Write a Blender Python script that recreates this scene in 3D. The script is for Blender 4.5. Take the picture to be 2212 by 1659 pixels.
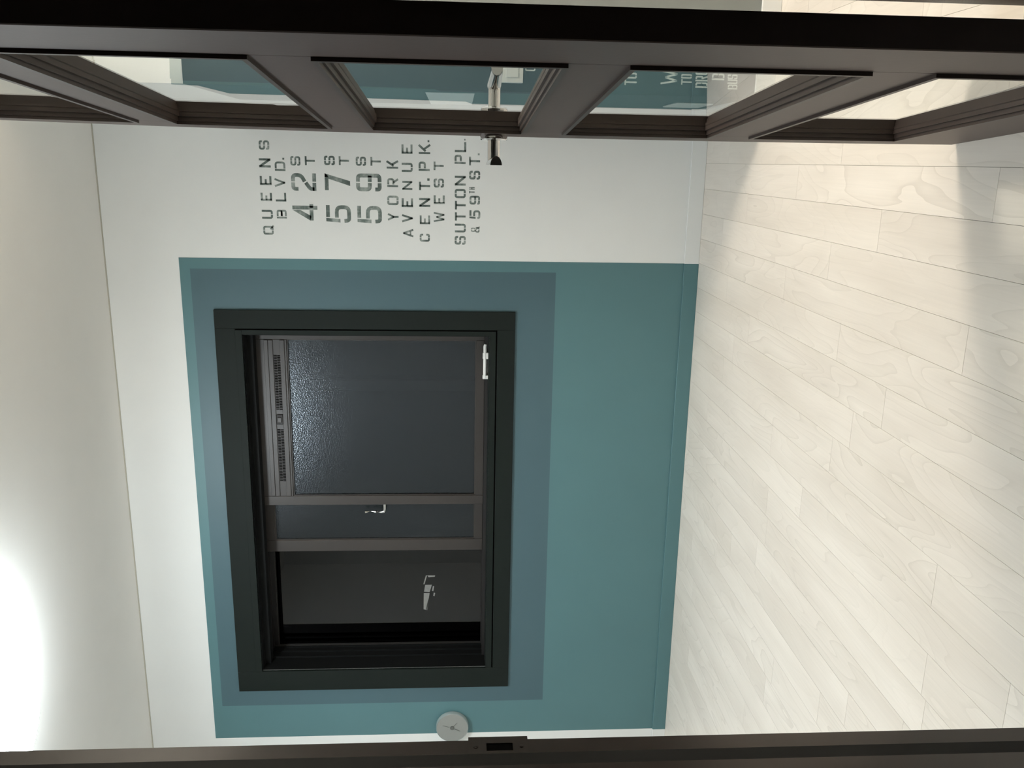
import bpy, bmesh, math, random
from mathutils import Vector, Matrix

random.seed(7)
for o in list(bpy.data.objects):
    bpy.data.objects.remove(o, do_unlink=True)
SC = bpy.context.scene
COL = SC.collection

# ------------------------------------------------------------------ camera
# the photograph lies on its side: real "up" points to the left of the frame
F_PX, YAW, PITCH, ROLL, CAM_H = 1863.43, math.radians(14.5076), math.radians(3.62796), math.radians(0.17384), 0.9767
fwd = Vector((-math.sin(YAW)*math.cos(PITCH), math.cos(YAW)*math.cos(PITCH), -math.sin(PITCH)))
rt0 = Vector((math.cos(YAW), math.sin(YAW), 0))
up0 = rt0.cross(fwd)
rt = rt0*math.cos(ROLL) + up0*math.sin(ROLL)
up = -rt0*math.sin(ROLL) + up0*math.cos(ROLL)
cam_d = bpy.data.cameras.new('camera')
cam = bpy.data.objects.new('camera', cam_d)
COL.objects.link(cam)
cx, cy, cz = -up, rt, -fwd
cam.matrix_world = Matrix(((cx.x, cy.x, cz.x, 0), (cx.y, cy.y, cz.y, 0), (cx.z, cy.z, cz.z, CAM_H), (0, 0, 0, 1)))
cam_d.sensor_fit = 'HORIZONTAL'
cam_d.sensor_width = 36
cam_d.lens = F_PX/2212*36
cam_d.clip_start = 0.02
SC.camera = cam

# ------------------------------------------------------------------ world and exposure
w = bpy.data.worlds.new('night')
SC.world = w
w.use_nodes = True
w.node_tree.nodes['Background'].inputs[0].default_value = (0.75, 0.78, 0.8, 1)
w.node_tree.nodes['Background'].inputs[1].default_value = 0.006
SC.view_settings.view_transform = 'Standard'
SC.view_settings.look = 'None'
SC.view_settings.exposure = 0.0
SC.view_settings.gamma = 1.0
SC.view_settings.use_curve_mapping = False

LAMP1 = dict(loc=(-1.55, 2.16), r=0.24, strength=46.0, color=(0.86, 0.95, 1.0))
LAMP2 = dict(loc=(1.06, 2.12), r=0.15, strength=115.0, color=(1.0, 0.89, 0.75))

# ------------------------------------------------------------------ dimensions (metres)
H = 2.35            # ceiling
D = 3.4656          # back wall
STEP_X, STEP_Y = 0.206, 2.767   # projecting wall on the right
XL, XR = -3.15, 2.0  # side walls
YF = 0.920          # room face of the front wall
YH = 0.77           # hall face of the front wall
JL, JR = -0.691, 0.164   # door opening

# ------------------------------------------------------------------ helpers
def new_bm():
    return bmesh.new()

def box(bm, x0, x1, y0, y1, z0, z1, bev=0):
    vs = [bm.verts.new((x, y, z)) for x in (x0, x1) for y in (y0, y1) for z in (z0, z1)]
    f = [(0, 1, 3, 2), (4, 6, 7, 5), (0, 4, 5, 1), (2, 3, 7, 6), (0, 2, 6, 4), (1, 5, 7, 3)]
    fs = [bm.faces.new([vs[i] for i in q]) for q in f]
    if bev:
        es = list({e for q in fs for e in q.edges})
        bmesh.ops.bevel(bm, geom=es, offset=bev, segments=1, affect='EDGES', profile=0.5)
    return vs

def lathe(bm, prof, seg=32, axis='z', center=(0, 0, 0)):
    """prof = [(radius, height)], turned about an axis"""
    rings = []
    c = Vector(center)
    for r, h in prof:
        ring = []
        for k in range(seg):
            a = 2*math.pi*k/seg
            if axis == 'z':
                p = Vector((r*math.cos(a), r*math.sin(a), h))
            elif axis == 'y':
                p = Vector((r*math.cos(a), h, r*math.sin(a)))
            else:
                p = Vector((h, r*math.cos(a), r*math.sin(a)))
            ring.append(bm.verts.new(c + p))
        rings.append(ring)
    for a, b in zip(rings[:-1], rings[1:]):
        for k in range(seg):
            bm.faces.new((a[k], a[(k+1) % seg], b[(k+1) % seg], b[k]))
    bm.faces.new(rings[0])
    bm.faces.new(rings[-1])

def sweep(bm, path, radii, seg=14, flat=1.0):
    """tube along a path of Vectors"""
    rings = []
    n = len(path)
    ref = None
    for i, p in enumerate(path):
        t = (path[min(i+1, n-1)] - path[max(i-1, 0)]).normalized()
        if ref is None:
            ref = Vector((0, 0, 1)) if abs(t.z) < 0.9 else Vector((1, 0, 0))
        s = t.cross(ref).normalized()
        u = s.cross(t).normalized()
        r = radii[i] if hasattr(radii, '__len__') else radii
        rings.append([bm.verts.new(p + s*(r*math.cos(2*math.pi*k/seg)) + u*(r*flat*math.sin(2*math.pi*k/seg))) for k in range(seg)])
    for a, b in zip(rings[:-1], rings[1:]):
        for k in range(seg):
            bm.faces.new((a[k], a[(k+1) % seg], b[(k+1) % seg], b[k]))
    bm.faces.new(rings[0])
    bm.faces.new(rings[-1])

def obj(name, bm, mat, parent=None, smooth=False, warp=None, label=None):
    if warp:
        for v in bm.verts:
            v.co = warp(v.co)
    bmesh.ops.recalc_face_normals(bm, faces=bm.faces)
    me = bpy.data.meshes.new(name)
    bm.to_mesh(me)
    bm.free()
    me.materials.append(mat)
    if smooth:
        for p in me.polygons:
            p.use_smooth = True
        try:
            me.set_sharp_from_angle(angle=math.radians(40))
        except Exception:
            pass
    o = bpy.data.objects.new(name, me)
    COL.objects.link(o)
    if parent:
        o.parent = parent
    if label:
        o['label'] = label
    return o

def empty(name, loc=(0, 0, 0)):
    o = bpy.data.objects.new(name, None)
    o.empty_display_size = 0.1
    COL.objects.link(o)
    return o

def tag(o, label, cat=None, kind=None, group=None):
    o['label'] = label
    if cat:
        o['category'] = cat
    if kind:
        o['kind'] = kind
    if group:
        o['group'] = group
    return o

# ------------------------------------------------------------------ materials
def srgb(r, g, b):
    f = lambda c: c/12.92 if c <= 0.04045 else ((c+0.055)/1.055)**2.4
    return (f(r/255), f(g/255), f(b/255), 1)

def mat(name, col, rough=0.6, metal=0.0, noise=0.0, nscale=8.0, bump=0.0, bscale=200.0, spec=0.5):
    m = bpy.data.materials.new(name)
    m.use_nodes = True
    nt = m.node_tree
    b = nt.nodes['Principled BSDF']
    b.inputs['Roughness'].default_value = rough
    b.inputs['Metallic'].default_value = metal
    b.inputs['Specular IOR Level'].default_value = spec
    geo = nt.nodes.new('ShaderNodeNewGeometry')
    n = nt.nodes.new('ShaderNodeTexNoise')
    n.inputs['Scale'].default_value = nscale
    n.inputs['Detail'].default_value = 4
    nt.links.new(geo.outputs['Position'], n.inputs['Vector'])
    mr = nt.nodes.new('ShaderNodeMapRange')
    mr.inputs['To Min'].default_value = 1-noise
    mr.inputs['To Max'].default_value = 1+noise
    nt.links.new(n.outputs['Fac'], mr.inputs['Value'])
    mul = nt.nodes.new('ShaderNodeVectorMath')
    mul.operation = 'SCALE'
    mul.inputs[0].default_value = col[:3]
    nt.links.new(mr.outputs['Result'], mul.inputs['Scale'])
    nt.links.new(mul.outputs['Vector'], b.inputs['Base Color'])
    if bump:
        n2 = nt.nodes.new('ShaderNodeTexNoise')
        n2.inputs['Scale'].default_value = bscale
        n2.inputs['Detail'].default_value = 2
        nt.links.new(geo.outputs['Position'], n2.inputs['Vector'])
        bp = nt.nodes.new('ShaderNodeBump')
        bp.inputs['Strength'].default_value = bump
        bp.inputs['Distance'].default_value = 0.002
        nt.links.new(n2.outputs['Fac'], bp.inputs['Height'])
        nt.links.new(bp.outputs['Normal'], b.inputs['Normal'])
    return m

M = {}
M['wall'] = mat('white_wallpaper', srgb(230, 231, 229), 0.75, noise=0.02, bump=0.08, bscale=350)
M['ceiling'] = mat('ceiling_paper', srgb(232, 231, 227), 0.85, noise=0.02, bump=0.08, bscale=350)
M['teal'] = mat('teal_paint', srgb(80, 117, 122), 0.5, noise=0.05, nscale=3, bump=0.06, bscale=300)
M['teal_deep'] = mat('deep_teal_paint', srgb(66, 93, 101), 0.5, noise=0.05, nscale=3, bump=0.06, bscale=300)
M['teal_dark'] = mat('dark_teal_mural_paint', srgb(42, 54, 56), 0.6, noise=0.05, nscale=3)
M['dimmed_wall'] = mat('dimmed_wall_grey', srgb(128, 132, 130), 0.6, noise=0.04)
M['casing'] = mat('dark_green_casing_paint', srgb(15, 23, 20), 0.65, noise=0.08, nscale=6, spec=0.22)
M['recess'] = mat('shaded_reveal_green', srgb(10, 12, 12), 0.7, noise=0.08, nscale=6, spec=0.2)  # darker than the casing green: the recess's shade is put into this colour
M['sash'] = mat('brown_sash_foil', srgb(50, 45, 42), 0.42, noise=0.06, nscale=20)
M['sash_dark'] = mat('dark_brown_frame_foil', srgb(22, 19, 18), 0.6, noise=0.06, nscale=20)
M['slot'] = mat('black_slot', srgb(12, 11, 10), 0.9, spec=0.05)
M['door'] = mat('brown_door_paint', srgb(75, 60, 54), 0.5, noise=0.05, nscale=14, bump=0.05, bscale=120)
M['bead'] = mat('brown_bead_paint', srgb(58, 46, 40), 0.45, noise=0.1, nscale=40)
M['groove'] = mat('dark_groove', srgb(34, 26, 23), 0.7)
M['frame'] = mat('dark_brown_frame_paint', srgb(46, 35, 31), 0.22, noise=0.06, nscale=10)
M['black_strip'] = mat('black_strip_matte', srgb(18, 16, 16), 0.8)
M['plate_paint'] = mat('painted_metal_plate', srgb(82, 66, 59), 0.35, noise=0.05)
M['chrome'] = mat('chrome', (0.60, 0.60, 0.60, 1), 0.07, metal=1.0)
M['white_plastic'] = mat('white_plastic', srgb(238, 238, 234), 0.35)
M['lamp_body'] = mat('lamp_white', srgb(235, 235, 232), 0.5)
M['clock_face'] = mat('clock_face_grey', srgb(140, 142, 138), 0.5, noise=0.04, nscale=30)
M['clock_rim'] = mat('clock_rim', srgb(170, 180, 180), 0.25, metal=0.4)
M['clock_dark'] = mat('clock_hand_grey', srgb(92, 94, 90), 0.5)
M['white_letter'] = mat('white_stencil_paint', srgb(226, 232, 228), 0.7, noise=0.12, nscale=60)
M['pane_reflection'] = mat('reflection_patch_grey', srgb(128, 128, 126), 0.7, noise=0.15, nscale=80)
M['trim_line'] = mat('ceiling_edge_grey', srgb(178, 174, 162), 0.8)
M['sub'] = mat('floor_joint', srgb(165, 156, 142), 0.9)
M['outside'] = mat('outside_concrete', srgb(60, 60, 60), 0.9)

def letter_mat():
    m = bpy.data.materials.new('sponged_stencil_paint')
    m.use_nodes = True
    nt = m.node_tree
    b = nt.nodes['Principled BSDF']
    b.inputs['Roughness'].default_value = 0.75
    geo = nt.nodes.new('ShaderNodeNewGeometry')
    n = nt.nodes.new('ShaderNodeTexNoise')
    n.inputs['Scale'].default_value = 22
    n.inputs['Detail'].default_value = 6
    n.inputs['Roughness'].default_value = 0.65
    nt.links.new(geo.outputs['Position'], n.inputs['Vector'])
    cr = nt.nodes.new('ShaderNodeValToRGB')
    e = cr.color_ramp.elements
    e[0].position = 0.36
    e[0].color = srgb(76, 88, 84)
    e[1].position = 0.66
    e[1].color = srgb(162, 169, 164)
    mid = cr.color_ramp.elements.new(0.5)
    mid.color = srgb(106, 117, 112)
    nt.links.new(n.outputs['Fac'], cr.inputs['Fac'])
    nt.links.new(cr.outputs['Color'], b.inputs['Base Color'])
    return m
M['letter'] = letter_mat()

def plank_mat():
    m = bpy.data.materials.new('bleached_wood_plank')
    m.use_nodes = True
    nt = m.node_tree
    L = nt.links.new
    b = nt.nodes['Principled BSDF']
    geo = nt.nodes.new('ShaderNodeNewGeometry')
    oi = nt.nodes.new('ShaderNodeObjectInfo')
    off = nt.nodes.new('ShaderNodeVectorMath')
    off.operation = 'SCALE'
    off.inputs[0].default_value = (37.0, 53.0, 71.0)
    L(oi.outputs['Random'], off.inputs['Scale'])
    add = nt.nodes.new('ShaderNodeVectorMath')
    L(geo.outputs['Position'], add.inputs[0])
    L(off.outputs['Vector'], add.inputs[1])
    mp = nt.nodes.new('ShaderNodeMapping')
    mp.inputs['Scale'].default_value = (9.0, 1.9, 1.0)
    L(add.outputs['Vector'], mp.inputs['Vector'])
    n = nt.nodes.new('ShaderNodeTexNoise')
    n.inputs['Scale'].default_value = 1.0
    n.inputs['Detail'].default_value = 1.5
    n.inputs['Roughness'].default_value = 0.35
    n.inputs['Distortion'].default_value = 0.35
    L(mp.outputs['Vector'], n.inputs['Vector'])
    # contour lines of the noise are the growth rings
    mul = nt.nodes.new('ShaderNodeMath')
    mul.operation = 'MULTIPLY'
    mul.inputs[1].default_value = 13.0
    L(n.outputs['Fac'], mul.inputs[0])
    fr = nt.nodes.new('ShaderNodeMath')
    fr.operation = 'FRACT'
    L(mul.outputs[0], fr.inputs[0])
    ring = nt.nodes.new('ShaderNodeValToRGB')
    e = ring.color_ramp.elements
    e[0].position = 0.0
    e[0].color = (0.25, 0.25, 0.25, 1)
    e[1].position = 1.0
    e[1].color = (1, 1, 1, 1)
    r2 = ring.color_ramp.elements.new(0.16)
    r2.color = (0.75, 0.75, 0.75, 1)
    r3 = ring.color_ramp.elements.new(0.93)
    r3.color = (0.95, 0.95, 0.95, 1)
    L(fr.outputs[0], ring.inputs['Fac'])
    # where the figure is strong
    nm = nt.nodes.new('ShaderNodeTexNoise')
    nm.inputs['Scale'].default_value = 0.9
    nm.inputs['Detail'].default_value = 2
    L(add.outputs['Vector'], nm.inputs['Vector'])
    mm = nt.nodes.new('ShaderNodeMapRange')
    mm.inputs['From Min'].default_value = 0.38
    mm.inputs['From Max'].default_value = 0.66
    mm.inputs['To Min'].default_value = 0.12
    mm.inputs['To Max'].default_value = 0.6
    L(nm.outputs['Fac'], mm.inputs['Value'])
    # fine straight fibre
    mp2 = nt.nodes.new('ShaderNodeMapping')
    mp2.inputs['Scale'].default_value = (240.0, 5.0, 1.0)
    L(add.outputs['Vector'], mp2.inputs['Vector'])
    n2 = nt.nodes.new('ShaderNodeTexNoise')
    n2.inputs['Scale'].default_value = 1.0
    n2.inputs['Detail'].default_value = 3
    L(mp2.outputs['Vector'], n2.inputs['Vector'])
    # soft tone patches
    mp3 = nt.nodes.new('ShaderNodeMapping')
    mp3.inputs['Scale'].default_value = (7.0, 1.6, 1.0)
    L(add.outputs['Vector'], mp3.inputs['Vector'])
    n3 = nt.nodes.new('ShaderNodeTexNoise')
    n3.inputs['Scale'].default_value = 1.0
    n3.inputs['Detail'].default_value = 3
    L(mp3.outputs['Vector'], n3.inputs['Vector'])
    base = nt.nodes.new('ShaderNodeValToRGB')
    e = base.color_ramp.elements
    e[0].position = 0.3
    e[0].color = srgb(226, 217, 206)
    e[1].position = 0.7
    e[1].color = srgb(240, 232, 222)
    L(n3.outputs['Fac'], base.inputs['Fac'])
    dark = nt.nodes.new('ShaderNodeMix')
    dark.data_type = 'RGBA'
    dark.inputs[6].default_value = srgb(196, 187, 174)
    L(base.outputs['Color'], dark.inputs[7])
    inv = nt.nodes.new('ShaderNodeMix')
    inv.data_type = 'FLOAT'
    inv.inputs[2].default_value = 1.0
    L(mm.outputs['Result'], inv.inputs[0])
    L(ring.outputs['Color'], inv.inputs[3])
    L(inv.outputs[0], dark.inputs[0])
    fib = nt.nodes.new('ShaderNodeMapRange')
    fib.inputs['To Min'].default_value = 0.95
    fib.inputs['To Max'].default_value = 1.05
    L(n2.outputs['Fac'], fib.inputs['Value'])
    tone = nt.nodes.new('ShaderNodeMapRange')
    tone.inputs['To Min'].default_value = 0.985
    tone.inputs['To Max'].default_value = 1.01
    L(oi.outputs['Random'], tone.inputs['Value'])
    mt = nt.nodes.new('ShaderNodeMath')
    mt.operation = 'MULTIPLY'
    L(fib.outputs['Result'], mt.inputs[0])
    L(tone.outputs['Result'], mt.inputs[1])
    fin = nt.nodes.new('ShaderNodeVectorMath')
    fin.operation = 'SCALE'
    L(dark.outputs[2], fin.inputs[0])
    L(mt.outputs[0], fin.inputs['Scale'])
    L(fin.outputs['Vector'], b.inputs['Base Color'])
    b.inputs['Roughness'].default_value = 0.42
    b.inputs['Specular IOR Level'].default_value = 0.35
    bp = nt.nodes.new('ShaderNodeBump')
    bp.inputs['Strength'].default_value = 0.15
    bp.inputs['Distance'].default_value = 0.0006
    L(n2.outputs['Fac'], bp.inputs['Height'])
    L(bp.outputs['Normal'], b.inputs['Normal'])
    return m
M['plank'] = plank_mat()

def glass_mat(name, ior=1.55, tint=(0.93, 0.96, 0.95, 1), rough=0.0, gcol=1.0):
    """clear pane: Fresnel reflection over straight see-through; one reflecting face per pane"""
    m = bpy.data.materials.new(name)
    m.use_nodes = True
    nt = m.node_tree
    nt.nodes.remove(nt.nodes['Principled BSDF'])
    out = nt.nodes['Material Output']
    tr = nt.nodes.new('ShaderNodeBsdfTransparent')
    tr.inputs[0].default_value = tint
    gl = nt.nodes.new('ShaderNodeBsdfGlossy')
    gl.inputs['Roughness'].default_value = rough
    gl.inputs['Color'].default_value = (gcol, gcol, gcol, 1)
    fr = nt.nodes.new('ShaderNodeFresnel')
    fr.inputs['IOR'].default_value = ior
    geo = nt.nodes.new('ShaderNodeNewGeometry')
    sub = nt.nodes.new('ShaderNodeMath')
    sub.operation = 'SUBTRACT'
    sub.inputs[0].default_value = 1.0
    nt.links.new(geo.outputs['Backfacing'], sub.inputs[1])
    # both faces of the sheet together reflect 2F/(1+F)
    a1 = nt.nodes.new('ShaderNodeMath')
    a1.inputs[1].default_value = 1.0
    nt.links.new(fr.outputs[0], a1.inputs[0])
    dv = nt.nodes.new('ShaderNodeMath')
    dv.operation = 'DIVIDE'
    nt.links.new(fr.outputs[0], dv.inputs[0])
    nt.links.new(a1.outputs[0], dv.inputs[1])
    m2 = nt.nodes.new('ShaderNodeMath')
    m2.operation = 'MULTIPLY'
    m2.inputs[1].default_value = 2.0
    nt.links.new(dv.outputs[0], m2.inputs[0])
    mul = nt.nodes.new('ShaderNodeMath')
    mul.operation = 'MULTIPLY'
    nt.links.new(m2.outputs[0], mul.inputs[0])
    nt.links.new(sub.outputs[0], mul.inputs[1])
    mix = nt.nodes.new('ShaderNodeMixShader')
    nt.links.new(mul.outputs[0], mix.inputs[0])
    nt.links.new(tr.outputs[0], mix.inputs[1])
    nt.links.new(gl.outputs[0], mix.inputs[2])
    nt.links.new(mix.outputs[0], out.inputs['Surface'])
    return m
M['glass'] = glass_mat('clear_glass')
M['window_glass'] = glass_mat('dark_window_glass', ior=1.42, tint=(0.06, 0.065, 0.07, 1), rough=0.0, gcol=0.65)

def frosted_mat():
    m = bpy.data.materials.new('frosted_glass')
    m.use_nodes = True
    nt = m.node_tree
    nt.nodes.remove(nt.nodes['Principled BSDF'])
    out = nt.nodes['Material Output']
    geo = nt.nodes.new('ShaderNodeNewGeometry')
    n = nt.nodes.new('ShaderNodeTexVoronoi')
    n.inputs['Scale'].default_value = 190
    nt.links.new(geo.outputs['Position'], n.inputs['Vector'])
    bp = nt.nodes.new('ShaderNodeBump')
    bp.inputs['Strength'].default_value = 0.3
    bp.inputs['Distance'].default_value = 0.002
    nt.links.new(n.outputs['Distance'], bp.inputs['Height'])
    tr = nt.nodes.new('ShaderNodeBsdfTransparent')
    tr.inputs[0].default_value = (0.36, 0.39, 0.42, 1)
    gl = nt.nodes.new('ShaderNodeBsdfGlossy')
    gl.inputs['Color'].default_value = (0.86, 0.93, 1.0, 1)
    gl.inputs['Roughness'].default_value = 0.22
    nt.links.new(bp.outputs['Normal'], gl.inputs['Normal'])
    df = nt.nodes.new('ShaderNodeBsdfDiffuse')
    df.inputs[0].default_value = srgb(16, 19, 22)
    mix1 = nt.nodes.new('ShaderNodeMixShader')
    mix1.inputs[0].default_value = 0.22
    nt.links.new(tr.outputs[0], mix1.inputs[1])
    nt.links.new(df.outputs[0], mix1.inputs[2])
    mix2 = nt.nodes.new('ShaderNodeMixShader')
    mix2.inputs[0].default_value = 0.05
    nt.links.new(mix1.outputs[0], mix2.inputs[1])
    nt.links.new(gl.outputs[0], mix2.inputs[2])
    nt.links.new(mix2.outputs[0], out.inputs['Surface'])
    return m
M['frosted'] = frosted_mat()

def emit_mat(name, col, s):
    m = bpy.data.materials.new(name)
    m.use_nodes = True
    nt = m.node_tree
    nt.nodes.remove(nt.nodes['Principled BSDF'])
    e = nt.nodes.new('ShaderNodeEmission')
    e.inputs[0].default_value = (*col, 1)
    e.inputs[1].default_value = s
    nt.links.new(e.outputs[0], nt.nodes['Material Output'].inputs['Surface'])
    return m

# ------------------------------------------------------------------ room shell
floor_bm = new_bm()
box(floor_bm, XL-0.1, XR+0.1, YH-0.02, D+0.1, -0.10, -0.0075)
floor = tag(obj('floor', floor_bm, M['sub']), 'pale bleached wood plank floor', kind='structure')

hall_bm = new_bm()
box(hall_bm, -3.1, 2.4, -5.0, YH-0.02, -0.10, 0.0)
tag(obj('floor', hall_bm, M['plank']), 'pale wood floor of the hallway outside the door', kind='structure')

# planks: seams and butt joints as in the photograph
PW, PL, GAP = 0.098, 0.95, 0.0007
known = {-1: 2.22, 0: 1.548, 1: 1.972, 3: 1.569, 4: 2.116, 5: 1.847, 6: 1.99, 7: 2.085, 9: 2.236, 10: 1.539,
         12: 2.537, 13: 1.836, 14: 1.983, 15: 2.308}
unit = bpy.data.meshes.new('plank')
ubm = new_bm()
box(ubm, 0, 1, 0, 1, -0.0075, 0)
bmesh.ops.recalc_face_normals(ubm, faces=ubm.faces)
ubm.to_mesh(unit)
ubm.free()
unit.materials.append(M['plank'])
for c in range(-21, 33):
    x1 = 0.006 - PW*c
    x0 = x1 - PW
    x0c, x1c = max(x0, XL), min(x1, XR)
    if x1c - x0c < 0.01:
        continue
    y_end = D if x1c <= STEP_X+0.05 else STEP_Y
    j = known.get(c, 1.0 + PL*random.random())
    while j > YF - 0.15:
        j -= PL
    ys = [YF-0.165]
    while j < y_end:
        if j > ys[-1] + 0.03 and j < y_end - 0.03:
            ys.append(j)
        j += PL
    ys.append(y_end)
    for ya, yb in zip(ys[:-1], ys[1:]):
        o = bpy.data.objects.new('plank', unit)
        COL.objects.link(o)
        o.location = (x0c + GAP/2, ya + GAP/2, 0)
        o.scale = (x1c - x0c - GAP, yb - ya - GAP, 1)
        o.parent = floor

bm = new_bm()
box(bm, XL-0.1, XR+0.1, YF-0.165, D+0.35, H, H+0.1)
ceiling = tag(obj('ceiling', bm, M['ceiling']), 'plain off-white papered ceiling', kind='structure')
bm = new_bm()
box(bm, -3.1, 2.4, -5.0, YF-0.165, H, H+0.1)
tag(obj('ceiling', bm, M['ceiling']), 'off-white ceiling of the hallway outside the door', kind='structure')

# back wall with the window opening
WX0, WX1, WZ0, WZ1 = -2.221, -0.694, 0.845, 1.840
WT = 0.32
bm = new_bm()
box(bm, XL-0.1, WX0, D, D+WT, 0, H)
box(bm, WX1, STEP_X+0.02, D, D+WT, 0, H)
box(bm, WX0, WX1, D, D+WT, 0, WZ0)
box(bm, WX0, WX1, D, D+WT, WZ1, H)
wall_back = tag(obj('wall_back', bm, M['wall']), 'white back wall with teal painted window surround and stencilled street names', kind='structure')

bm = new_bm()
box(bm, STEP_X, XR+0.1, STEP_Y, D+WT, 0, H)
wall_step = tag(obj('wall_right', bm, M['wall']), 'projecting white wall seen through the glazed door', kind='structure')
bm = new_bm()
box(bm, XL-0.1, XL, YF-0.165, D, 0, H)
tag(obj('wall_left', bm, M['wall']), 'plain white left wall of the room', kind='structure')
bm = new_bm()
box(bm, XR, XR+0.1, YF-0.165, STEP_Y, 0, H)
tag(obj('wall_side', bm, M['wall']), 'white right side wall of the room', kind='structure')
# front wall (door wall)
bm = new_bm()
box(bm, XL, JL-0.04, YH, YF, 0, H)
box(bm, JR+0.04, XR, YH, YF, 0, H)
box(bm, JL-0.04, JR+0.04, YH, YF, 2.02, H)
tag(obj('wall_front', bm, M['wall']), 'white wall that holds the brown door frame', kind='structure')
# hallway
bm = new_bm()
box(bm, -3.2, -3.1, -5.1, YH, 0, H)
box(bm, 2.4, 2.5, -5.1, YH, 0, H)
box(bm, -3.1, 2.4, -5.1, -5.0, 0, H)
box(bm, XR+0.1, 2.4, YH, YF, 0, H)
tag(obj('wall_hall', bm, M['wall']), 'white hallway walls behind the viewer', kind='structure')

# painted surfaces on the back wall (thin coats of paint)
def frame_ring(bm, o, i, y0, y1):
    """rectangular ring o=(x0,x1,z0,z1) minus i"""
    box(bm, o[0], i[0], y0, y1, o[2], o[3])
    box(bm, i[1], o[1], y0, y1, o[2], o[3])
    if i[2] > o[2]:
        box(bm, i[0], i[1], y0, y1, o[2], i[2])
    if o[3] > i[3]:
        box(bm, i[0], i[1], y0, y1, i[3], o[3])
OUT = (-2.5631, -0.3892, 0.0, 2.0671)
INN = (-2.3972, -0.4319, 0.5806, 2.0266)
CAS = (-2.3186, -0.5934, 0.742, 1.9454)
bm = new_bm()
frame_ring(bm, OUT, INN, D-0.0008, D+0.0002)
obj('teal_panel', bm, M['teal'], wall_back, label='teal painted rectangle')
bm = new_bm()
frame_ring(bm, INN, CAS, D-0.0008, D+0.0002)
obj('deep_teal_panel', bm, M['teal_deep'], wall_back, label='darker teal painted rectangle')

# baseboards
BB = 0.060
bm = new_bm()
box(bm, XL, OUT[0], D-0.009, D, 0, BB, 0.0015)
box(bm, OUT[1], STEP_X, D-0.009, D, 0, BB, 0.0015)
bb = tag(obj('baseboard_back', bm, M['wall']), 'low white baseboard along the back wall', kind='structure')
bm = new_bm()
box(bm, OUT[0], OUT[1], D-0.009, D, 0, BB, 0.0015)
obj('painted_section', bm, M['teal'], bb, label='teal painted stretch of baseboard')
bm = new_bm()
box(bm, STEP_X-0.009, XR, STEP_Y-0.009, STEP_Y, 0, BB, 0.0015)
box(bm, STEP_X-0.009, STEP_X, STEP_Y, D-0.009, 0, BB, 0.0015)
tag(obj('baseboard_right', bm, M['wall']), 'low white baseboard around the projecting wall', kind='structure')
bm = new_bm()
box(bm, XL, XL+0.009, YF, D-0.009, 0, BB, 0.0015)
tag(obj('baseboard_left', bm, M['wall']), 'low white baseboard along the left wall', kind='structure')
# thin line where the wall meets the ceiling
bm = new_bm()
box(bm, XL, STEP_X, D-0.004, D, H-0.004, H)
tag(obj('trim_2', bm, M['trim_line']), 'thin grey line between back wall and ceiling', kind='structure')

# ------------------------------------------------------------------ stencil lettering
def rounded(pts, r):
    out = [pts[0]]
    for a, b, c in zip(pts[:-2], pts[1:-1], pts[2:]):
        a, b, c = Vector(a), Vector(b), Vector(c)
        d1, d2 = (a-b), (c-b)
        rr = min(r, d1.length*0.49 if a is not pts[0] else d1.length*0.9, d2.length*0.49)
        p, q = b + d1.normalized()*rr, b + d2.normalized()*rr
        for k in range(5):
            t = k/4
            out.append(p*(1-t)**2 + b*2*t*(1-t) + q*t*t)
    out.append(pts[-1])
    return [Vector(p) for p in out]

def stroke(polys, pts, hw, r=0.0):
    pts = [Vector(p) for p in pts]
    if r:
        pts = rounded(pts, r)
    n = len(pts)
    Lf, Rt = [], []
    for i, p in enumerate(pts):
        d1 = (p - pts[i-1]).normalized() if i else None
        d2 = (pts[i+1] - p).normalized() if i < n-1 else None
        d1 = d1 or d2
        d2 = d2 or d1
        n1, n2 = Vector((-d1.y, d1.x)), Vector((-d2.y, d2.x))
        m = (n1 + n2).normalized()
        k = hw/max(0.5, m.dot(n1))
        Lf.append(p + m*k)
        Rt.append(p - m*k)
    for i in range(n-1):
        polys.append([Lf[i], Rt[i], Rt[i+1], Lf[i+1]])

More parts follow.
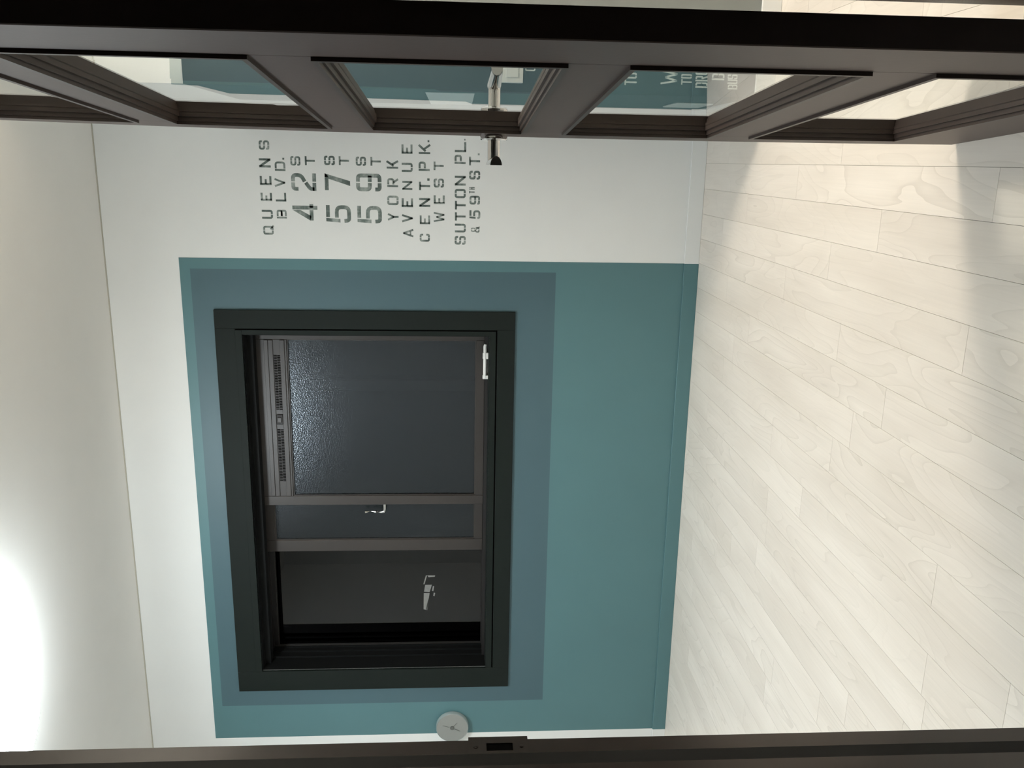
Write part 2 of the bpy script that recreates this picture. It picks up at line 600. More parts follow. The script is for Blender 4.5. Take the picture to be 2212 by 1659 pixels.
def glyph(ch, w, h, bold=0.18, gap=0.065):
    P = []
    t = bold*h
    hw = t/2
    L_, R_, B_, T_, Mh, c = hw, w-hw, hw, h-hw, h/2, w/2
    g = gap*h/2
    x1 = t + gap*h
    r = 0.16*h
    S = lambda pts, rr=0.0, f=1.0: stroke(P, pts, hw*f, rr)
    if ch == 'E':
        S([(L_, 0), (L_, h)])
        S([(L_, B_), (w, B_)])
        S([(L_, T_), (w, T_)])
        S([(L_, Mh), (w*0.66, Mh)], f=0.9)
    elif ch in 'OQG0':
        S([(c-g, T_), (L_, T_), (L_, B_), (c-g, B_)], r)
        if ch == 'G':
            S([(c+g, T_), (R_, T_), (R_, h*0.7)], r)
            S([(c+g, B_), (R_, B_), (R_, h*0.45), (c+g, h*0.45)], r*0.5)
        else:
            S([(c+g, T_), (R_, T_), (R_, B_), (c+g, B_)], r)
        if ch == 'Q':
            S([(w*0.62, h*0.3), (w*1.03, -0.01*h)], f=0.9)
    elif ch == 'U':
        S([(L_, h), (L_, B_), (c-g, B_)], r)
        S([(c+g, B_), (R_, B_), (R_, h)], r)
    elif ch == 'N':
        S([(L_, 0), (L_, h)])
        S([(R_, 0), (R_, h)])
        S([(hw*1.1, T_+hw*0.2), (w-hw*1.1, B_-hw*0.2)], f=1.05)
    elif ch == 'S':
        S([(R_, h*0.68), (R_, T_), (c+g, T_)], r)
        S([(c-g, T_), (L_, T_), (L_, Mh), (c-g, Mh)], r)
        S([(c+g, Mh), (R_, Mh), (R_, B_), (c+g, B_)], r)
        S([(c-g, B_), (L_, B_), (L_, h*0.32)], r)
    elif ch == 'B':
        S([(L_, 0), (L_, h)])
        S([(x1, T_), (R_, T_), (R_, Mh), (x1, Mh)], r*0.8)
        S([(x1, Mh), (R_, Mh), (R_, B_), (x1, B_)], r*0.8)
    elif ch == 'D':
        S([(L_, 0), (L_, h)])
        S([(x1, T_), (R_, T_), (R_, B_), (x1, B_)], r*1.3)
    elif ch in 'PR':
        yb = h*0.44
        S([(L_, 0), (L_, h)])
        S([(x1, T_), (R_, T_), (R_, yb), (x1, yb)], r)
        if ch == 'R':
            S([(w*0.52, yb), (w-hw*0.8, 0)])
    elif ch == 'L':
        S([(L_, 0), (L_, h)])
        S([(L_, B_), (w, B_)])
    elif ch == 'V':
        S([(hw*1.0, h), (c+hw*0.15, hw*0.4)])
        S([(w-hw*1.0, h), (c-hw*0.15, hw*0.4)])
        P.append([Vector((c-hw*0.9, hw)), Vector((c-hw*0.4, 0)), Vector((c+hw*0.4, 0)), Vector((c+hw*0.9, hw))])
    elif ch == 'A':
        S([(hw*1.0, 0), (c+hw*0.1, h-hw*0.3)])
        S([(w-hw*1.0, 0), (c-hw*0.1, h-hw*0.3)])
        S([(w*0.25, h*0.28), (w*0.75, h*0.28)], f=0.8)
    elif ch == 'W':
        for a, b in (((hw*0.9, h), (w*0.27, 0)), ((w*0.27, 0), (c, h*0.75)), ((c, h*0.75), (w*0.73, 0)), ((w*0.73, 0), (w-hw*0.9, h))):
            S([a, b], f=0.85)
    elif ch == 'Y':
        S([(c, 0), (c, h*0.48)])
        S([(hw*0.9, h), (c, h*0.44)])
        S([(w-hw*0.9, h), (c, h*0.44)])
    elif ch == 'K':
        S([(L_, 0), (L_, h)], f=0.9)
        S([(x1+hw*0.2, h*0.40), (w-hw*0.7, h)])
        S([(w*0.50, h*0.55), (w-hw*0.5, 0)])
    elif ch == 'T':
        S([(0, T_), (w, T_)])
        S([(c, 0), (c, T_)])
    elif ch == 'H':
        S([(L_, 0), (L_, h)])
        S([(R_, 0), (R_, h)])
        S([(L_, Mh), (R_, Mh)])
    elif ch == 'C':
        S([(c-g, T_), (L_, T_), (L_, B_), (c-g, B_)], r)
        S([(c+g, T_), (R_, T_), (R_, h*0.66)], r)
        S([(c+g, B_), (R_, B_), (R_, h*0.34)], r)
    elif ch == '.':
        S([(0, h/2), (w, h/2)], f=(h/2)/hw)
    elif ch == '4':
        xb = w*0.79
        S([(xb, 0), (xb, h)])
        xe = xb-hw-gap*h*0.6
        S([(0, h*0.24), (xe, h*0.24)])
        S([(xb, h*0.24), (w, h*0.24)])
        P.append([Vector((0, h*0.30)), Vector((w*0.27, h*0.25)), Vector((xe, h*0.68)), Vector((xe, h*0.99))])
    elif ch == '2':
        S([(L_, h*0.72), (L_, T_), (c-g, T_)], r*1.1)
        S([(c+g, T_), (R_, T_), (R_, h*0.60), (c+g, h*0.46)], r*1.2)
        S([(c-g, h*0.42), (L_, h*0.24), (L_, B_)], r*0.8)
        S([(0, B_), (c-g, B_)])
        S([(c+g, B_), (w, B_)])
    elif ch == '7':
        S([(0, T_), (w*0.73, T_)])
        P.append([Vector((w*0.80, h*0.84)), Vector((w*0.78, h)), Vector((w, h)), Vector((w, h*0.97))])
        P.append([Vector((w*0.27, 0)), Vector((w*0.56, 0)), Vector((w, h)), Vector((w*0.76, h))])
    elif ch == '5':
        P.append([Vector((0, h*0.43)), Vector((t*0.95, h*0.43)), Vector((t*1.15, h)), Vector((t*0.25, h))])
        S([(x1+hw*0.3, T_), (w, T_)])
        S([(x1, h*0.57), (R_, h*0.57), (R_, B_), (L_*1.1, B_), (L_*0.9, h*0.27)], r*1.2)
    elif ch == '9':
        yb = h*0.46
        S([(c-g, T_), (L_, T_), (L_, yb), (c-g, yb)], r)
        S([(c+g, yb), (R_, yb)])
        S([(c+g, T_), (R_, T_), (R_, B_), (c+g, B_)], r)
        S([(c-g, B_), (L_, B_), (L_, h*0.25)], r)
    elif ch == '&':
        S([(c-g, T_), (w*0.2, T_), (w*0.2, h*0.58), (c-g, h*0.5)], r*0.6, 0.75)
        S([(c+g, T_), (w*0.72, T_), (w*0.72, h*0.58), (c+g, h*0.5)], r*0.6, 0.75)
        S([(c-g, h*0.5), (w*0.08, h*0.42), (w*0.08, B_), (c-g, B_)], r*0.7, 0.75)
        S([(c+g, B_), (w*0.78, B_), (w*0.84, h*0.45)], r*0.6, 0.75)
        S([(c+g, h*0.42), (w, 0)], 0, 0.75)
    elif ch == "'":
        S([(c, 0), (c, h)], f=(w/2)/hw)
    return P

def lettering(name, items, y, mt, parent, label, bold=0.18):
    bm = new_bm()
    for ch, x0, x1, z0, z1 in items:
        b_ = bold if (z1-z0) < 0.07 else 0.15
        for poly in glyph(ch, x1-x0, z1-z0, b_, 0.05 if (z1-z0) < 0.07 else 0.04):
            try:
                f = bm.faces.new([bm.verts.new((x0+q.x, y, z0+q.y)) for q in poly])
            except ValueError:
                pass
    for f in bm.faces:
        f.normal_update()
        if f.normal.y > 0:
            f.normal_flip()
    geom = bmesh.ops.extrude_face_region(bm, geom=list(bm.faces))
    bmesh.ops.translate(bm, verts=[v for v in geom['geom'] if isinstance(v, bmesh.types.BMVert)], vec=(0, -0.0004, 0))
    return obj(name, bm, mt, parent, label=label)

TEXT = [
 ('QUEENS', [('Q', -0.296, -0.262, 1.695, 1.735), ('U', -0.235, -0.201, 1.695, 1.737), ('E', -0.167, -0.136, 1.695, 1.738), ('E', -0.107, -0.073, 1.694, 1.738), ('N', -0.041, -0.007, 1.694, 1.738), ('S', 0.025, 0.059, 1.696, 1.735)]),
 ('BLVD.', [('B', -0.233, -0.2, 1.642, 1.68), ('L', -0.168, -0.135, 1.641, 1.681), ('V', -0.114, -0.08, 1.642, 1.682), ('D', -0.053, -0.018, 1.639, 1.679), ('.', -0.011, -0.004, 1.642, 1.649)]),
 ('42 ST', [('4', -0.239, -0.177, 1.523, 1.619), ('2', -0.126, -0.06, 1.524, 1.619), ('S', -0.032, 0.003, 1.581, 1.619), ('T', -0.03, 0.004, 1.526, 1.564)]),
 ('57 ST', [('5', -0.245, -0.179, 1.394, 1.49), ('7', -0.122, -0.059, 1.394, 1.491), ('S', -0.028, 0.007, 1.45, 1.491), ('T', -0.027, 0.006, 1.396, 1.435)]),
 ('59 ST', [('5', -0.246, -0.18, 1.274, 1.369), ('9', -0.124, -0.057, 1.273, 1.371), ('S', -0.028, 0.006, 1.331, 1.37), ('T', -0.027, 0.006, 1.274, 1.314)]),
 ('YORK', [('Y', -0.235, -0.206, 1.209, 1.25), ('O', -0.175, -0.139, 1.208, 1.252), ('R', -0.106, -0.073, 1.209, 1.251), ('K', -0.037, -0.006, 1.208, 1.252)]),
 ('AVENUE', [('A', -0.299, -0.266, 1.152, 1.192), ('V', -0.241, -0.209, 1.153, 1.195), ('E', -0.182, -0.148, 1.152, 1.196), ('N', -0.116, -0.082, 1.154, 1.193), ('U', -0.048, -0.014, 1.152, 1.194), ('E', 0.02, 0.055, 1.152, 1.194)]),
 ('CENT.PK.', [('C', -0.315, -0.284, 1.087, 1.127), ('E', -0.247, -0.213, 1.086, 1.126), ('N', -0.18, -0.146, 1.085, 1.128), ('T', -0.116, -0.084, 1.085, 1.128), ('.', -0.08, -0.071, 1.087, 1.096), ('P', -0.043, -0.008, 1.086, 1.129), ('K', 0.02, 0.057, 1.084, 1.128), ('.', 0.065, 0.072, 1.087, 1.094)]),
 ('WEST', [('W', -0.238, -0.199, 1.03, 1.071), ('E', -0.168, -0.135, 1.028, 1.071), ('S', -0.105, -0.071, 1.031, 1.071), ('T', -0.039, -0.007, 1.032, 1.071)]),
 ('SUTTON PL.', [('S', -0.325, -0.291, 0.945, 0.989), ('U', -0.277, -0.243, 0.945, 0.988), ('T', -0.231, -0.199, 0.946, 0.988), ('T', -0.188, -0.155, 0.946, 0.988), ('O', -0.144, -0.109, 0.946, 0.989), ('N', -0.096, -0.059, 0.946, 0.989), ('P', -0.014, 0.02, 0.947, 0.99), ('L', 0.03, 0.068, 0.945, 0.989), ('.', 0.074, 0.08, 0.948, 0.953)]),
 ('& 59TH ST.', [('&', -0.276, -0.254, 0.89, 0.925), ('5', -0.223, -0.19, 0.888, 0.931), ('9', -0.168, -0.134, 0.89, 0.931), ('T', -0.125, -0.115, 0.911, 0.933), ('H', -0.111, -0.101, 0.911, 0.933), ('S', -0.072, -0.039, 0.89, 0.933), ('T', -0.019, 0.014, 0.891, 0.934), ('.', 0.02, 0.027, 0.893, 0.9)]),
]
for txt, items in TEXT:
    lettering('stencil_lettering', items, D, M['letter'], wall_back, 'sponged grey-green stencil reading ' + txt)

# mural on the projecting wall, seen through the door glass
bm = new_bm()
box(bm, STEP_X-0.0008, 0.452, STEP_Y-0.0008, STEP_Y+0.0002, BB, 1.795)
box(bm, STEP_X-0.0008, STEP_X+0.0002, STEP_Y+0.0002, D, BB, 1.795)
obj('dark_teal_panel', bm, M['teal_dark'], wall_step, label='dark teal paint around the projecting wall')
bm = new_bm()
box(bm, 0.452, 1.25, STEP_Y-0.0008, STEP_Y+0.0002, BB, 1.795)
obj('dimmed_wall_patch', bm, M['dimmed_wall'], wall_step, label='grey patch dimming the brightly lit white wall')  # added grey coat darkens the white wall where the warm lamp overlights it
bm = new_bm()
box(bm, STEP_X-0.0016, STEP_X-0.0008, 2.872, D-0.002, 0.925, 1.080)
obj('white_strip', bm, M['wall'], wall_step, label='white painted strip on the side of the projecting wall')
bm = new_bm()
box(bm, STEP_X-0.0060, STEP_X-0.0008, 3.050, 3.250, 0.105, 0.235, 0.002)
obj('socket_cover', bm, M['white_plastic'], wall_step, label='white socket cover near the floor')
MURAL = [
 ('G', [('G', 0.266, 0.282, 0.743, 0.774)]),
 ('TO', [('T', 0.233, 0.250, 0.430, 0.468), ('O', 0.252, 0.269, 0.431, 0.469)]),
 ('W', [('W', 0.237, 0.280, 0.305, 0.356)]),
 ('TO', [('T', 0.238, 0.254, 0.259, 0.292), ('O', 0.256, 0.269, 0.260, 0.293), ("'", 0.274, 0.279, 0.281, 0.293)]),
 ('BRO', [('B', 0.230, 0.246, 0.209, 0.247), ('R', 0.249, 0.265, 0.210, 0.248), ('O', 0.268, 0.284, 0.212, 0.249)]),
 ('B', [('B', 0.254, 0.273, 0.158, 0.197)]),
 ('BUS', [('B', 0.228, 0.242, 0.115, 0.145), ('U', 0.244, 0.257, 0.116, 0.147), ('S', 0.258, 0.271, 0.117, 0.148)]),
]
for txt, items in MURAL:
    lettering('stencil_lettering', items, STEP_Y-0.0008, M['white_letter'], wall_step, 'white stencil reading ' + txt, 0.125)

# ------------------------------------------------------------------ window
win = tag(empty('window_1'), 'brown sliding window with frosted pane in a dark green casing', kind='structure')
def part(name, x0, x1, y0, y1, z0, z1, m, parent, bev=0.0, label=None):
    bm = new_bm()
    box(bm, x0, x1, y0, y1, z0, z1, bev)
    return obj(name, bm, m, parent, label=label)
CY0, CY1 = D-0.010, D+0.004
# outer casing boards leave a thin groove before the inner liner on the right and below
GX, GZ = -0.672, 0.817
part('casing_board', CAS[0], WX0, CY0, CY1, CAS[2], CAS[3], M['casing'], win, 0.001)
part('casing_board', GX+0.003, CAS[1], CY0, CY1, CAS[2], CAS[3], M['casing'], win, 0.001)
part('casing_board', WX0, GX+0.003, CY0, CY1, WZ1+0.026, CAS[3], M['casing'], win, 0.0004)
part('casing_board', WX0, GX+0.003, CY0, CY1, CAS[2], GZ-0.003, M['casing'], win, 0.001)
part('inner_liner', WX0, GX-0.003, CY0, CY1, WZ1, WZ1+0.026, M['casing'], win)
part('inner_liner', WX1, GX-0.003, CY0+0.002, D+0.003, WZ0, WZ1, M['casing'], win)
part('inner_liner', WX0, GX-0.003, CY0+0.002, D+0.003, GZ+0.003, WZ0, M['casing'], win)
part('groove', GX-0.003, GX+0.003, D-0.003, D+0.003, GZ-0.003, WZ1+0.026, M['slot'], win)
part('groove', WX0, GX+0.003, D-0.003, D+0.003, GZ-0.003, GZ+0.003, M['slot'], win)
# reveal lining and tracks
RT = 0.004
part('reveal', WX0, WX0+RT, D+0.004, D+0.30, WZ0, WZ1, M['recess'], win)
part('reveal', WX0+RT, WX1, D+0.004, D+0.30, WZ1-RT, WZ1, M['recess'], win)
part('reveal', WX1-RT, WX1, D+0.004, D+0.30, WZ0, WZ1-RT, M['recess'], win)
part('head_shade_strip', WX0+RT, WX1-RT, D+0.050, D+0.098, 1.812, WZ1-RT, M['recess'], win)  # added black strip in place of the shadow under the opening's top
part('sill', WX0+RT, WX1-RT, D+0.0032, D+0.30, WZ0-0.004, WZ0+0.003, M['casing'], win)
for yy in (0.092, 0.1385, 0.176):
    part('track', WX0+RT, WX1-RT, D+yy, D+yy+0.006, WZ0+0.003, WZ0+0.016, M['sash_dark'], win)
    part('track', WX0+RT, WX1-RT, D+yy, D+yy+0.006, WZ1-RT-0.014, WZ1-RT, M['sash_dark'], win)
    part('track', WX0+RT, WX0+RT+0.008, D+yy, D+yy+0.004, WZ0+0.016, WZ1-RT-0.014, M['recess'], win)

def sash(x0, x1, y0, y1, z0, z1, sl, sr, tb, tt, pane_m, m, nm='sash'):
    bm = new_bm()
    box(bm, x0, x0+sl, y0, y1, z0, z1, 0.0015)
    box(bm, x1-sr, x1, y0, y1, z0, z1, 0.0015)
    box(bm, x0+sl, x1-sr, y0+0.001, y1, z0, z0+tb, 0.0015)
    box(bm, x0+sl, x1-sr, y0+0.001, y1, z1-tt, z1, 0.0015)
    s = obj(nm, bm, m, win)
    # glazing bead
    bm = new_bm()
    e = 0.004
    xa, xb, za, zb = x0+sl, x1-sr, z0+tb, z1-tt
    frame_ring(bm, (xa, xb, za, zb), (xa+e, xb-e, za+e, zb-e), y0+0.006, y1-0.004)
    obj('glazing_bead', bm, m, s)
    ym = (y0+y1)/2
    part('pane', xa+e, xb-e, ym-0.002, ym+0.002, za+e, zb-e, pane_m, s)
    return s

z0s, z1s = WZ0+0.004, WZ1-RT-0.002
# front frosted sash with the vent rail
s1 = sash(-1.474, -0.699, D+0.104, D+0.134, z0s+0.012, z1s, 0.042, 0.036, 0.036, 0.146, M['frosted'], M['sash'])
s1['label'] = 'front sliding sash with frosted pane and vent rail'
# vent strip: three raised mouldings and two slotted grilles
vz0, vz1 = 1.716, 1.742
part('vent_moulding', -1.430, -0.738, D+0.1005, D+0.104, 1.697, 1.7155, M['sash'], s1, 0.0008)
part('vent_moulding', -1.430, -0.738, D+0.1005, D+0.104, 1.7445, 1.763, M['sash'], s1, 0.0008)
part('vent_moulding', -1.430, -0.738, D+0.1005, D+0.104, 1.7645, 1.781, M['sash'], s1, 0.0008)
for xa, xb in ((-1.040, -0.800), (-1.362, -1.124)):
    bm = new_bm()
    n = 34
    st = (xb-xa)/n
    for k in range(n):
        x = xa + st*k
        box(bm, x, x+st*0.5, D+0.1028, D+0.1045, vz0, 1.728)
        box(bm, x+st*0.2, x+st*0.7, D+0.1028, D+0.1045, 1.730, vz1)
    g = obj('vent_slots', bm, M['slot'], s1, label='row of narrow black vent slots')
    g['kind'] = 'stuff'
part('vent_slider', -1.105, -1.060, D+0.0995, D+0.104, 1.717, 1.7425, M['sash_dark'], s1, 0.001)
part('vent_knob', -1.094, -1.073, D+0.0955, D+0.0995, 1.722, 1.738, M['sash'], s1, 0.001)
# middle sash, slid behind the first
s2 = sash(-1.714, -0.920, D+0.146, D+0.170, z0s+0.012, z1s, 0.054, 0.045, 0.036, 0.05, M['frosted'], M['sash'])
s2['label'] = 'second sliding sash pushed behind the front one'
# fixed outer light
s3 = sash(WX0+RT+0.001, WX1-RT-0.001, D+0.186, D+0.206, z0s, z1s, 0.006, 0.03, 0.012, 0.03, M['window_glass'], M['sash_dark'], 'outer_sash')
s3['label'] = 'dark clear outer window light'
# chrome pull on the front sash's meeting stile
bm = new_bm()
hx = -1.490
pth = [Vector((-1.476, D+0.122, 1.296)), Vector((hx-0.012, D+0.124, 1.296)), Vector((hx-0.024, D+0.125, 1.299)), Vector((hx-0.028, D+0.125, 1.312)),
       Vector((hx-0.026, D+0.125, 1.335)), Vector((hx-0.024, D+0.125, 1.360)), Vector((hx-0.026, D+0.125, 1.382))]
sweep(bm, pth, [0.008, 0.008, 0.0085, 0.0075, 0.006, 0.0055, 0.007], 12)
obj('pull_handle', bm, M['chrome'], s1, smooth=True, label='curved chrome pull')
# white sash bolt
bm = new_bm()
pth = [Vector((x, D+0.066, 0.861-0.004*math.sin(k))) for k, x in ((0, -0.886), (0, -0.868), (0, -0.80), (0, -0.752), (0.5, -0.743))]
sweep(bm, pth, [0.0075, 0.0075, 0.0075, 0.0075, 0.006], 12)
lk = obj('sash_bolt', bm, M['white_plastic'], win, smooth=True, label='white plastic sash bolt on the sill')
part('bolt_bracket', -0.806, -0.778, D+0.060, D+0.076, WZ0, 0.8705, M['white_plastic'], lk, 0.002)
part('bolt_bracket', -0.892, -0.876, D+0.060, D+0.076, WZ0, 0.8705, M['white_plastic'], lk, 0.002)
part('bolt_rod', -0.876, -0.806, D+0.0725, D+0.0745, 0.847, 0.849, M['white_plastic'], lk)
# pale shapes on the outer light, standing in for a reflected bright patch
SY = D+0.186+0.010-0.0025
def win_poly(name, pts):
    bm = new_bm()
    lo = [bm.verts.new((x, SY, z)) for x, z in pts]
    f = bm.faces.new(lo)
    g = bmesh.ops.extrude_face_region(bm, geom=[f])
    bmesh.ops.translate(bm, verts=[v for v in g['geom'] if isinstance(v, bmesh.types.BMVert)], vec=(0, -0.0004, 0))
    obj(name, bm, M['pane_reflection'], s3, label='pale patch painted for a reflection in the pane')

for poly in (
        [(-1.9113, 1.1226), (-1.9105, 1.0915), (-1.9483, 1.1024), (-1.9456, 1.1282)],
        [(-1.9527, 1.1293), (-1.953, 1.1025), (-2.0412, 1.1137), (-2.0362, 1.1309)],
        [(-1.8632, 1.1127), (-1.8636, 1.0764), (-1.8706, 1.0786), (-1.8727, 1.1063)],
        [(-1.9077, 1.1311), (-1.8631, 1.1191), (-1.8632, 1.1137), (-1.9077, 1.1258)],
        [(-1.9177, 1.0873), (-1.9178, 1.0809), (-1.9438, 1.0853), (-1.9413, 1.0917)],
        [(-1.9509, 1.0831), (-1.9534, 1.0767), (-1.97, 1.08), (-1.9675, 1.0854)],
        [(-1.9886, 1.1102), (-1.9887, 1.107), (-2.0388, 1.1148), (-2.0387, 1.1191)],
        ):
    win_poly('reflection_patch', poly)

# ------------------------------------------------------------------ wall clock
ck = tag(empty('wall_clock'), 'small round pale grey wall clock at the left edge of the teal panel', 'clock')
CX, CZ, CR = -2.521, 0.995, 0.0745
bm = new_bm()
lathe(bm, [(CR*0.92, D-0.001), (CR, D-0.004), (CR, D-0.020), (CR*0.96, D-0.024), (CR*0.94, D-0.0215), (CR*0.93, D-0.0205)], 48, 'y', (CX, 0, CZ))
obj('case', bm, M['clock_rim'], ck, smooth=True)
bm = new_bm()
lathe(bm, [(CR*0.955, D-0.0205), (CR*0.955, D-0.0226)], 48, 'y', (CX, 0, CZ))
obj('dial', bm, M['clock_face'], ck)
bm = new_bm()
lathe(bm, [(0.0095, D-0.0222), (0.0095, D-0.0252), (0.007, D-0.0262)], 20, 'y', (CX, 0, CZ))
obj('hub', bm, M['clock_dark'], ck, smooth=True)
def hand(name, dx, dz, l0, l1, wd):
    bm = new_bm()
    d = Vector((dx, 0, dz)).normalized()
    s = Vector((-d.z, 0, d.x))
    c0 = Vector((CX, 0, CZ))
    q = []
    for yy in (D-0.0236, D-0.0229):
        for a, b in ((l0, wd), (l1, wd*0.55), (l1, -wd*0.55), (l0, -wd)):
            p = c0 + d*a + s*b
            q.append(bm.verts.new((p.x, yy, p.z)))
    bm.faces.new(q[:4]); bm.faces.new(q[4:][::-1])
    for k in range(4):
        bm.faces.new((q[k], q[(k+1) % 4], q[4+(k+1) % 4], q[4+k]))
    obj(name, bm, M['clock_dark'], ck)
# directions: right, up in the real world
hand('hour_hand', -0.45, -0.9, 0.012, 0.040, 0.0018)
hand('minute_hand', 0.72, -0.6, 0.010, 0.034, 0.0012)
hand('second_hand', 0.28, 0.95, 0.014, 0.046, 0.0008)

# ------------------------------------------------------------------ door frame
fr = tag(empty('trim_1'), 'dark brown rebated door frame around the opening', kind='structure')
REB = 0.8826
part('jamb', JL-0.04, JL, REB-0.0, YF+0.0, 0, 2.02, M['frame'], fr, 0.0012)
part('jamb', JL-0.04, JL+0.010, YH-0.012, 0.8617, 0, 2.02, M['frame'], fr, 0.0015, label='hall side of the left jamb')
part('black_strip', JL-0.04, JL+0.0085, 0.8617, REB, 0, 2.02, M['black_strip'], fr, label='black strip along the left jamb')  # plain black strip between the two parts of the left jamb
part('jamb', JR, JR+0.04, REB-0.06, YF, 0, 2.02, M['frame'], fr, 0.0012)
part('jamb', JR+0.004, JR+0.04, YH-0.012, REB-0.06, 0, 2.02, M['frame'], fr, 0.0015)
part('head', JL, JR, YH-0.012, YF, 1.98, 2.02, M['frame'], fr, 0.0015)
part('casing', JL-0.10, JL-0.04, YH-0.014, YH, 0, 2.08, M['frame'], fr, 0.0015)
part('casing', JR+0.04, JR+0.10, YH-0.014, YH, 0, 2.08, M['frame'], fr, 0.0015)
part('casing', JL-0.04, JR+0.04, YH-0.014, YH, 2.02, 2.08, M['frame'], fr, 0.0015)
# strike plate with a curled lip and a latch hole
sp_z0, sp_z1, h0, h1 = 0.889, 0.962, 0.908, 0.940
bm = new_bm()
px = JL
box(bm, px, px+0.0016, REB+0.002, YF+0.0012, sp_z0, h0)
box(bm, px, px+0.0016, REB+0.002, YF+0.0012, h1, sp_z1)
box(bm, px, px+0.0016, REB+0.002, REB+0.014, h0, h1)
box(bm, px, px+0.0016, REB+0.028, YF+0.0012, h0, h1)
box(bm, px-0.006, px+0.0016, YF+0.0012, YF+0.0028, sp_z0, sp_z1)
spo = obj('strike_plate', bm, M['frame'], fr)
part('latch_hole', px, px+0.0005, REB+0.014, REB+0.028, h0, h1, M['slot'], spo)
for zz in (0.897, 0.953):
    bm = new_bm()
    lathe(bm, [(0.003, px+0.0014), (0.003, px+0.0022), (0.001, px+0.0024)], 12, 'x', (0, REB+0.022, zz))
    obj('screw', bm, M['frame'], spo)

# ------------------------------------------------------------------ glazed door, standing open
door = tag(empty('door_1'), 'brown wooden door with five glass panes standing open', kind='structure')
P0 = Vector((0.048, 1.704, 0))
AN = math.radians(4.5)
DR = Vector((math.sin(AN), -math.cos(AN), 0))   # free edge -> hinge
DN = Vector((math.cos(AN), math.sin(AN), 0))    # through the leaf, away from the viewer
def dwarp(v):
    """leaf coordinates (s, t, z) to the room; the old leaf is slightly bowed"""
    bow = 0.00806*v.z*v.z - 0.01027*v.z - 0.0005
    bow *= max(0.0, 1 - v.x/0.829)
    return P0 + DR*v.x + DN*(v.y + bow) + Vector((0, 0, v.z))
DWID, DTH, DTOP, DBOT = 0.829, 0.0320, 1.945, 0.008
S0, S1 = 0.082, 0.716
PANES = [(0.163, 0.443), (0.516, 0.789), (0.857, 1.134), (1.201, 1.476), (1.537, 1.815)]
def dpart(name, s0, s1, t0, t1, z0, z1, m, parent=door, bev=0.0, label=None, cuts=5):
    bm = new_bm()
    n = max(1, int((z1-z0)/0.25)) if cuts else 1
    box(bm, s0, s1, t0, t1, z0, z1, bev)
    if n > 1:
        es = [e for e in bm.edges if abs(e.verts[0].co.z - e.verts[1].co.z) > 0.2]
        bmesh.ops.subdivide_edges(bm, edges=es, cuts=n, use_grid_fill=True)
    return obj(name, bm, m, parent, warp=dwarp, label=label)
QK = 0.004     # quirk groove beside each moulding
dpart('stile', 0, S0, 0, DTH, DBOT, DTOP, M['door'], bev=0.0012, label='free stile carrying the lever')
dpart('stile', S1, DWID, 0, DTH, DBOT, DTOP, M['door'], bev=0.0012, label='hinge stile')
zs = [DBOT] + [z for p in PANES for z in p] + [DTOP]
for a, b in zip(zs[0::2], zs[1::2]):
    dpart('rail', S0, S1, 0, DTH, a, b, M['door'])
for za, zb in PANES:
    # stepped moulding ring on both faces, glass held between
    for side in (0, 1):
        bm = new_bm()
        def tt(t):
            return t if side == 0 else DTH - t
        steps = [(0.000, 0.0065, -0.0045, 0.0150, 0), (0.0065, 0.0095, 0.0010, 0.0150, 1), (0.0095, 0.0130, 0.0085, 0.0150, 1)]
        for a, b, t0, t1, kk in steps:
            q0, q1 = sorted((tt(t0), tt(t1)))
            o4 = (S0+a, S1-a, za+a, zb-a)
            i4 = (S0+b, S1-b, za+b, zb-b)
            box(bm, o4[0], i4[0], q0, q1, o4[2], o4[3])
            box(bm, i4[1], o4[1], q0, q1, o4[2], o4[3])
            box(bm, i4[0], i4[1], q0, q1, o4[2], i4[2])
            box(bm, i4[0], i4[1], q0, q1, i4[3], o4[3])
        obj('moulding', bm, M['bead'], door, warp=dwarp)
    dpart('pane', S0+0.012, S1-0.012, 0.0150, 0.0170, za+0.012, zb-0.012, M['glass'], label='clear glass pane')

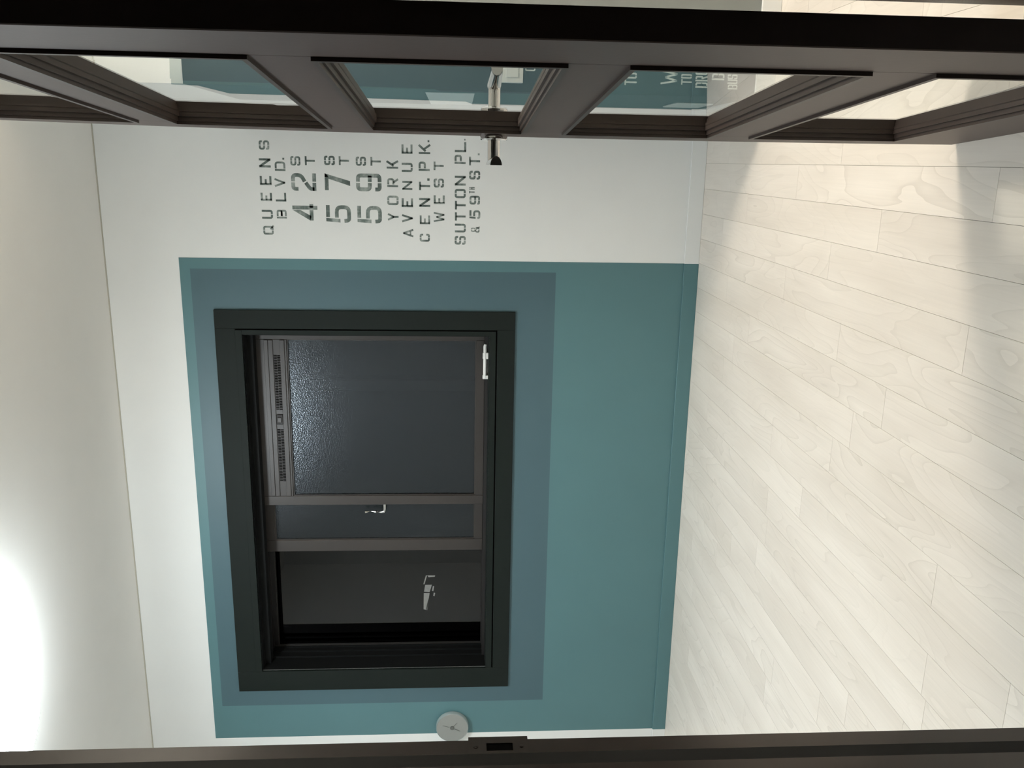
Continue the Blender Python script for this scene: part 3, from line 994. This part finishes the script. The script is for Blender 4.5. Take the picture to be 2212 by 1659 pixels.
# lever handles on both faces
LZ, LS = 0.911, 0.052
def lever(side):
    sg = -1 if side == 0 else 1
    base = 0 if side == 0 else DTH
    def W(v):
        return dwarp(Vector((LS + v.x, base + sg*v.y, LZ + v.z)))
    bm = new_bm()
    lathe(bm, [(0.0245, 0.0), (0.025, 0.002), (0.025, 0.0115), (0.0235, 0.0130), (0.012, 0.0133)], 36, 'y')
    rose = obj('rose', bm, M['chrome'], door, smooth=True, warp=W, label='round chrome rose')
    bm = new_bm()
    lathe(bm, [(0.0118, 0.0130), (0.0112, 0.015), (0.0112, 0.052)], 28, 'y')
    obj('neck', bm, M['chrome'], rose, smooth=True, warp=W)
    # lever: half-round bar running towards the hinges
    bm = new_bm()
    secs = []
    n = 15
    for k in range(n):
        u = k/(n-1)
        s = -0.013 + 0.125*u
        hgt = 0.0135*(1 - 0.25*u)
        if k == 0:
            hgt *= 0.75
        yb, yt = 0.0560 + 0.0098*u, 0.0420 + 0.0085*u
        ring = []
        for j in range(13):
            a = math.pi*j/12
            ring.append(bm.verts.new((s, yb + (yt-yb)*math.sin(a), hgt*math.cos(a))))
        secs.append(ring)
    for a, b in zip(secs[:-1], secs[1:]):
        for j in range(12):
            bm.faces.new((a[j], a[j+1], b[j+1], b[j]))
        bm.faces.new((a[12], a[0], b[0], b[12]))
    bm.faces.new(secs[0]); bm.faces.new(secs[-1])
    obj('lever', bm, M['chrome'], rose, smooth=True, warp=W)
lever(0)
lever(1)
# latch face and hinges
dpart('latch_plate', -0.0008, 0.0002, 0.006, 0.028, 0.83, 0.99, M['chrome'])
for zz in (0.20, 1.22, 1.75):
    bm = new_bm()
    lathe(bm, [(0.006, zz-0.05), (0.006, zz+0.05)], 14, 'z', (0.1520, YF+0.004, 0))
    obj('hinge', bm, M['chrome'], door)

# ------------------------------------------------------------------ white plate on the projecting wall
pl = empty('wall_plate')
tag(pl, 'small white square plate on the dark teal wall behind the door glass', 'wall plate')
part('cover', 0.230, 0.302, STEP_Y-0.0095, STEP_Y-0.0008, 0.780, 0.848, M['white_plastic'], pl, 0.002)
part('button', 0.246, 0.286, STEP_Y-0.0125, STEP_Y-0.0095, 0.795, 0.833, M['white_plastic'], pl, 0.001)

# ------------------------------------------------------------------ ceiling lamps
def lamp(P, label):
    t = tag(empty('ceiling_lamp'), label, 'ceiling lamp', group='ceiling lamps')
    x, y = P['loc']
    r = P['r']
    bm = new_bm()
    lathe(bm, [(r*0.45, H), (r*0.45, H-0.030), (r*0.16, H-0.034), (r*0.16, H-0.071)], 48, 'z', (x, y, 0))
    obj('base', bm, M['lamp_body'], t, smooth=True)
    bm = new_bm()
    pr = [(r*0.30, H-0.069), (r*0.90, H-0.063), (r, H-0.071), (r, H-0.092)]
    for k in range(1, 7):
        a = k/6*math.pi/2
        pr.append((r*(0.86 + 0.14*math.cos(a)), H-0.092-0.024*math.sin(a)))
    lathe(bm, pr, 48, 'z', (x, y, 0))
    obj('diffuser', bm, emit_mat('lamp_light', P['color'], P['strength']), t, smooth=True)
    return t
lamp(LAMP1, 'round cool white ceiling lamp above the middle of the room')
lamp(LAMP2, 'round warm ceiling lamp behind the open door')
